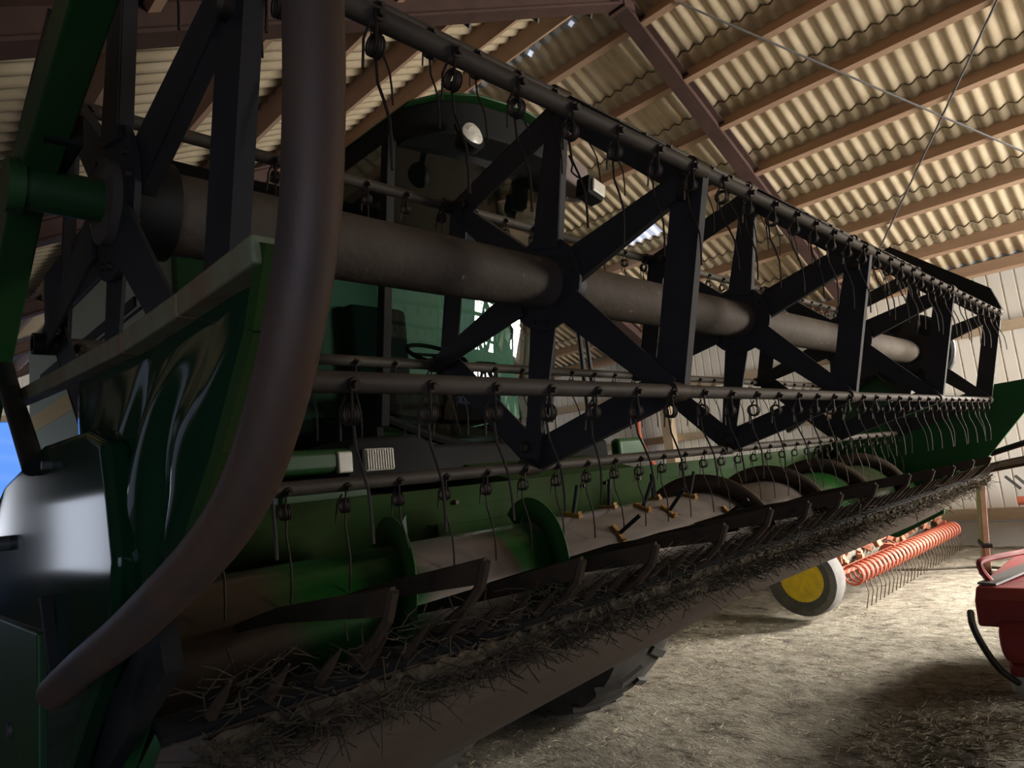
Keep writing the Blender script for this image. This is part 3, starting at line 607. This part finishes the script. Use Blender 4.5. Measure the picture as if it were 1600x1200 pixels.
tyre('tyre', 1.45, 1.85, 0.76, 0.60, 20, RUBD, YEL, cb, 0.36)
tyre('tyre', 1.5, 6.9, 0.5, 0.38, 16, RUBD, YEL, cb, 0.25)
tyre('tyre', 3.15, 6.9, 0.5, 0.38, 16, RUBD, YEL, cb, 0.25)
MB().bar((1.2, 1.85, 0.76), (3.2, 1.85, 0.76), 0.2, 0.2).bar((1.3, 6.9, 0.5), (3.3, 6.9, 0.5), 0.15, 0.15).span((1.6, 1.9, 0.75), (2.95, 7.2, 1.1)).build('axle_frame', BKD, cb)

# ------------------------------------------------------------------ tine harrow by the right wall
hw = thing('tine_harrow', 'coral red harrow with a long row of coil spring tines near the right wall', 'harrow', (7.8, 1.3, 0))
MB().bar((6.0, 1.22, 0.335), (9.62, 1.22, 0.30), 0.05, 0.05).build('tine_beam', COR, hw)
NT = 30
for i in range(NT):
    x = 6.08+(9.5-6.08)*i/(NT-1); z = 0.30-0.03*i/NT
    pth = []
    for k in range(31):
        a = k/12*2*PI; pth.append((x+0.045*k/30, 1.13+0.085*math.cos(a), z+0.085*math.sin(a)))
    tn = MB().tube(pth, 0.0085, 6).build('spring_tine', COR, hw)
    e = pth[-1]
    MB().tube([e, (x+0.05, 1.05, z-0.08), (x+0.055, 1.04, z-0.15), (x+0.06, 1.08, 0.01)], 0.005, 5).build('tine_leg', RUST, tn)
ro = MB()
for i in range(170):
    x = random.uniform(5.95, 9.7); a = random.uniform(0.2, 3.5); rr = random.uniform(0.16, 0.22)
    ro.box((x, 1.50+rr*math.cos(a), 0.38+rr*math.sin(a)), (random.uniform(.06, .12), random.uniform(.05, .09), random.uniform(.05, .09)), Matrix.Rotation(random.uniform(0, 3), 3, Vector((random.random(), random.random(), 1)).normalized()))
rr_ = MB().cyl((5.95, 1.50, 0.38), (9.7, 1.50, 0.38), 0.16, 20).build('packer_roller', BRUSH, hw)
ro.build('soil_lumps', CLOD, rr_, bevel=0.008)['kind'] = 'stuff'
for x in (5.98, 7.6, 9.66): MB().bar((x, 1.22, 0.33), (x, 2.0, 0.42), 0.05, 0.06).build('frame_arm', COR, hw)
MB().bar((6.05, 1.30, 0.47), (6.35, 1.75, 0.52), 0.22, 0.03).build('end_plate', CLOD, hw)
MB().bar((9.3, 1.25, 0.44), (9.62, 1.55, 0.48), 0.2, 0.02).build('end_plate', CLOD, hw)
tyre('harrow', 5.79, 1.43, 0.32, 0.24, 0, RUB, YEL, hw, 0.19, 'wheel_tyre')
MB().span((6.0, 1.9, 0.38), (9.4, 2.05, 0.50)).build('main_frame', BRUSH, hw)
for p in ((7.0, 2.4), (8.6, 2.4)): MB().cyl((p[0], 2.0, 0.0), (p[0], 2.0, 0.42), 0.04, 10).build('support_stand', BKD, hw)

# heap of dark brush between the harrow and the far wall
br = MB()
for i in range(900):
    x = random.uniform(8.0, 9.85); y = 2.35+random.random()**0.8*1.3; hh = 0.55*math.exp(-((x-9.3)/0.9)**2)*math.exp(-((y-2.8)/0.6)**2)+0.08
    z = random.uniform(0, hh); a = random.uniform(0, 2*PI); L = random.uniform(0.12, 0.35)
    d = Vector((math.cos(a), math.sin(a), random.uniform(-.1, .7))).normalized()*L
    br.bar((x, y, z), (min(x+d.x, 9.98), y+d.y, max(0.01, z+d.z)), 0.016, 0.012)
br.grid(lambda u, v: (8.1+1.8*u, 2.3+1.5*v, 0.02+0.50*max(0, math.sin(PI*u)*math.sin(PI*v))+0.05*noise.noise(Vector((u*9, v*9, 1)))), 24, 24)
tag(br.build('brush_pile', BRUSH, smooth=False), 'dark heap of old brush and chaff behind the red harrow', 'brush pile', kind='stuff')

# ------------------------------------------------------------------ red tiller at the right edge, its pole leaning on it
tl = thing('rotary_tiller', 'red rotary tiller with rounded hoods and a tall pole, at the right picture edge', 'tiller', (4.9, -0.45, 0))
def hood(y0, y1, x0, x1, z0, z1, nm, m):
    pr = []
    for i in range(13):
        a = PI*i/12; pr.append((x0+(x1-x0)*(0.5-0.5*math.cos(a))*0.5, y0, z0+(z1-z0)*(0.5+0.5*math.cos(a))))
    P = [Vector((p[0], y0, p[2])) for p in pr]
    P = [Vector((x1, y0, z1))]+[Vector((x0+0.13-0.13*math.sin(PI*i/10), y0, (z0+z1)/2+(z1-z0)/2*math.cos(PI*i/10))) for i in range(11)]+[Vector((x1, y0, z0))]
    return MB().prism(P, (0, y1-y0, 0)).build(nm, m, tl, bevel=0.025)
hood(-0.62, -0.27, 4.20, 5.6, 0.17, 0.41, 'lower_hood', RED)
MB().prism([(4.28, -0.17, 0.36), (4.30, -0.17, 0.50), (4.38, -0.17, 0.56), (5.8, -0.17, 0.56), (5.8, -0.17, 0.36)], (0, -0.40, 0)).build('upper_hood', RED, tl, bevel=0.012)
hood(-0.60, -0.26, 4.34, 5.5, 0.05, 0.19, 'skirt', RED)
MB().tube(smooth_path([(4.26, -0.15, 0.44), (4.13, -0.18, 0.40), (4.12, -0.21, 0.30), (4.20, -0.25, 0.16), (4.32, -0.30, 0.06)]), 0.018, 8).build('side_runner', BKD, tl)
MB().tube(smooth_path([(4.56, -0.24, 0.52), (4.44, -0.20, 0.66), (4.52, -0.24, 0.70), (5.0, -0.50, 0.70)]), 0.018, 8).build('handle_bar', RED, tl)
MB().bar((4.42, -0.22, 0.57), (5.2, -0.42, 0.60), 0.10, 0.012).build('grey_cover_strip', WIRE, tl)
MB().cyl((4.42, -0.30, -0.02), (4.42, -0.30, 0.10), 0.055, 16).build('support_foot', CON, tl)
MB().tube([(4.7, -0.36, 0.30), (5.6, -0.36, 0.30)], 0.05, 14).build('rotor_shaft', BKD, tl)
pb = MB().bar((5.198, -0.062, 0.45), (5.02, -0.17, 1.16), 0.040, 0.055).build('lever_pole', PINK, tl, bevel=0.006)
pb['label'] = 'long faded red wooden pole leaning up from the red tiller'
MB().bar((5.135, -0.10, 0.69), (5.125, -0.106, 0.715), 0.06, 0.07).build('clamp_band', BKD, pb)
MB().bar((5.190, -0.067, 0.48), (5.182, -0.072, 0.51), 0.07, 0.075).build('clamp_band', BKD, pb)
bl = thing('blue_machine', 'small blue painted machine part against the white wall at right edge', 'farm machine', (9.7, 0.2, 0))
MB().prism([(9.7, 0.36, 0.32), (9.7, 0.38, 0.60), (9.7, 0.22, 0.72), (9.7, -0.6, 0.72), (9.7, -0.6, 0.30)], (0.3, 0, 0)).build('hopper', BLUE, bl, bevel=0.02)
for y in (0.40, -0.5): MB().bar((9.85, y, 0.0), (9.85, y, 0.35), 0.06, 0.06, (1, 0, 0)).build('leg', BKD, bl)
MB().cyl((9.66, 0.43, 0.57), (9.66, 0.33, 0.57), 0.05, 14).build('red_cap', COR, bl)
for k, y in enumerate((0.40, 0.30)): MB().bar((9.8, y, 0.70), (9.75, y+0.12, 0.86), 0.03, 0.03).build('lever', BKD, bl)

# ------------------------------------------------------------------ small things
h = MB().tube(smooth_path([(7.2, 1.75, 0.02), (7.95, 1.52, 0.02), (8.1, 1.1, 0.02), (8.3, 0.62, 0.02), (8.1, 0.2, 0.02)]), 0.016, 8).build('ground_hose', BRUSH)
tag(h, 'thin brown hose lying across the dirt floor beyond the harrow tines', 'hose')
sp_ = MB().tube(smooth_path([(9.92, 5.78, 2.35), (9.90, 5.80, 2.0), (9.90, 5.72, 1.7), (9.92, 5.60, 1.45), (9.95, 5.5, 1.2)]), 0.035, 8).build('wall_strap', COR)
tag(sp_, 'pinkish red strap hanging on the white wall beside a wooden post', 'strap')
# straw: loose on the floor, caught on the cutterbar
def strew(mb, n, fn, lmin, lmax, wd, zlift=0.0, tilt=0.25):
    for _ in range(n):
        p = Vector(fn()); a = random.uniform(0, 2*PI); L = random.uniform(lmin, lmax)
        d = Vector((math.cos(a), math.sin(a), random.uniform(-tilt, tilt)))*L
        sd = Vector((-math.sin(a), math.cos(a), 0))*wd*0.5; m_ = p+d*0.5+Vector((0, 0, random.uniform(-.1, .1)*L))
        e = p+d; th = Vector((0, 0, wd*0.6))
        mb.add([p-sd, p+sd, m_+sd, m_-sd, e+sd, e-sd, p+th, m_+th, e+th], [(0, 1, 2, 3), (3, 2, 4, 5), (0, 3, 7, 6), (1, 6, 7, 2), (3, 5, 8, 7), (2, 7, 8, 4)])
fs = MB()
def gz(x, y): return fl((x+9)/22, (y+9)/28)[2]
def fp():
    while True:
        x = random.uniform(1.2, 9.8); y = random.uniform(-0.8, 2.4)
        if random.random() < (1.6/(1+((x-2.5)/2.5)**2)): return (x, y, gz(x, y)+0.012)
strew(fs, 3200, fp, 0.012, 0.06, 0.003, tilt=0.10)
tag(fs.build('floor_straw', STR, smooth=False), 'pale loose straw scattered over the dirt floor', 'straw', kind='stuff')
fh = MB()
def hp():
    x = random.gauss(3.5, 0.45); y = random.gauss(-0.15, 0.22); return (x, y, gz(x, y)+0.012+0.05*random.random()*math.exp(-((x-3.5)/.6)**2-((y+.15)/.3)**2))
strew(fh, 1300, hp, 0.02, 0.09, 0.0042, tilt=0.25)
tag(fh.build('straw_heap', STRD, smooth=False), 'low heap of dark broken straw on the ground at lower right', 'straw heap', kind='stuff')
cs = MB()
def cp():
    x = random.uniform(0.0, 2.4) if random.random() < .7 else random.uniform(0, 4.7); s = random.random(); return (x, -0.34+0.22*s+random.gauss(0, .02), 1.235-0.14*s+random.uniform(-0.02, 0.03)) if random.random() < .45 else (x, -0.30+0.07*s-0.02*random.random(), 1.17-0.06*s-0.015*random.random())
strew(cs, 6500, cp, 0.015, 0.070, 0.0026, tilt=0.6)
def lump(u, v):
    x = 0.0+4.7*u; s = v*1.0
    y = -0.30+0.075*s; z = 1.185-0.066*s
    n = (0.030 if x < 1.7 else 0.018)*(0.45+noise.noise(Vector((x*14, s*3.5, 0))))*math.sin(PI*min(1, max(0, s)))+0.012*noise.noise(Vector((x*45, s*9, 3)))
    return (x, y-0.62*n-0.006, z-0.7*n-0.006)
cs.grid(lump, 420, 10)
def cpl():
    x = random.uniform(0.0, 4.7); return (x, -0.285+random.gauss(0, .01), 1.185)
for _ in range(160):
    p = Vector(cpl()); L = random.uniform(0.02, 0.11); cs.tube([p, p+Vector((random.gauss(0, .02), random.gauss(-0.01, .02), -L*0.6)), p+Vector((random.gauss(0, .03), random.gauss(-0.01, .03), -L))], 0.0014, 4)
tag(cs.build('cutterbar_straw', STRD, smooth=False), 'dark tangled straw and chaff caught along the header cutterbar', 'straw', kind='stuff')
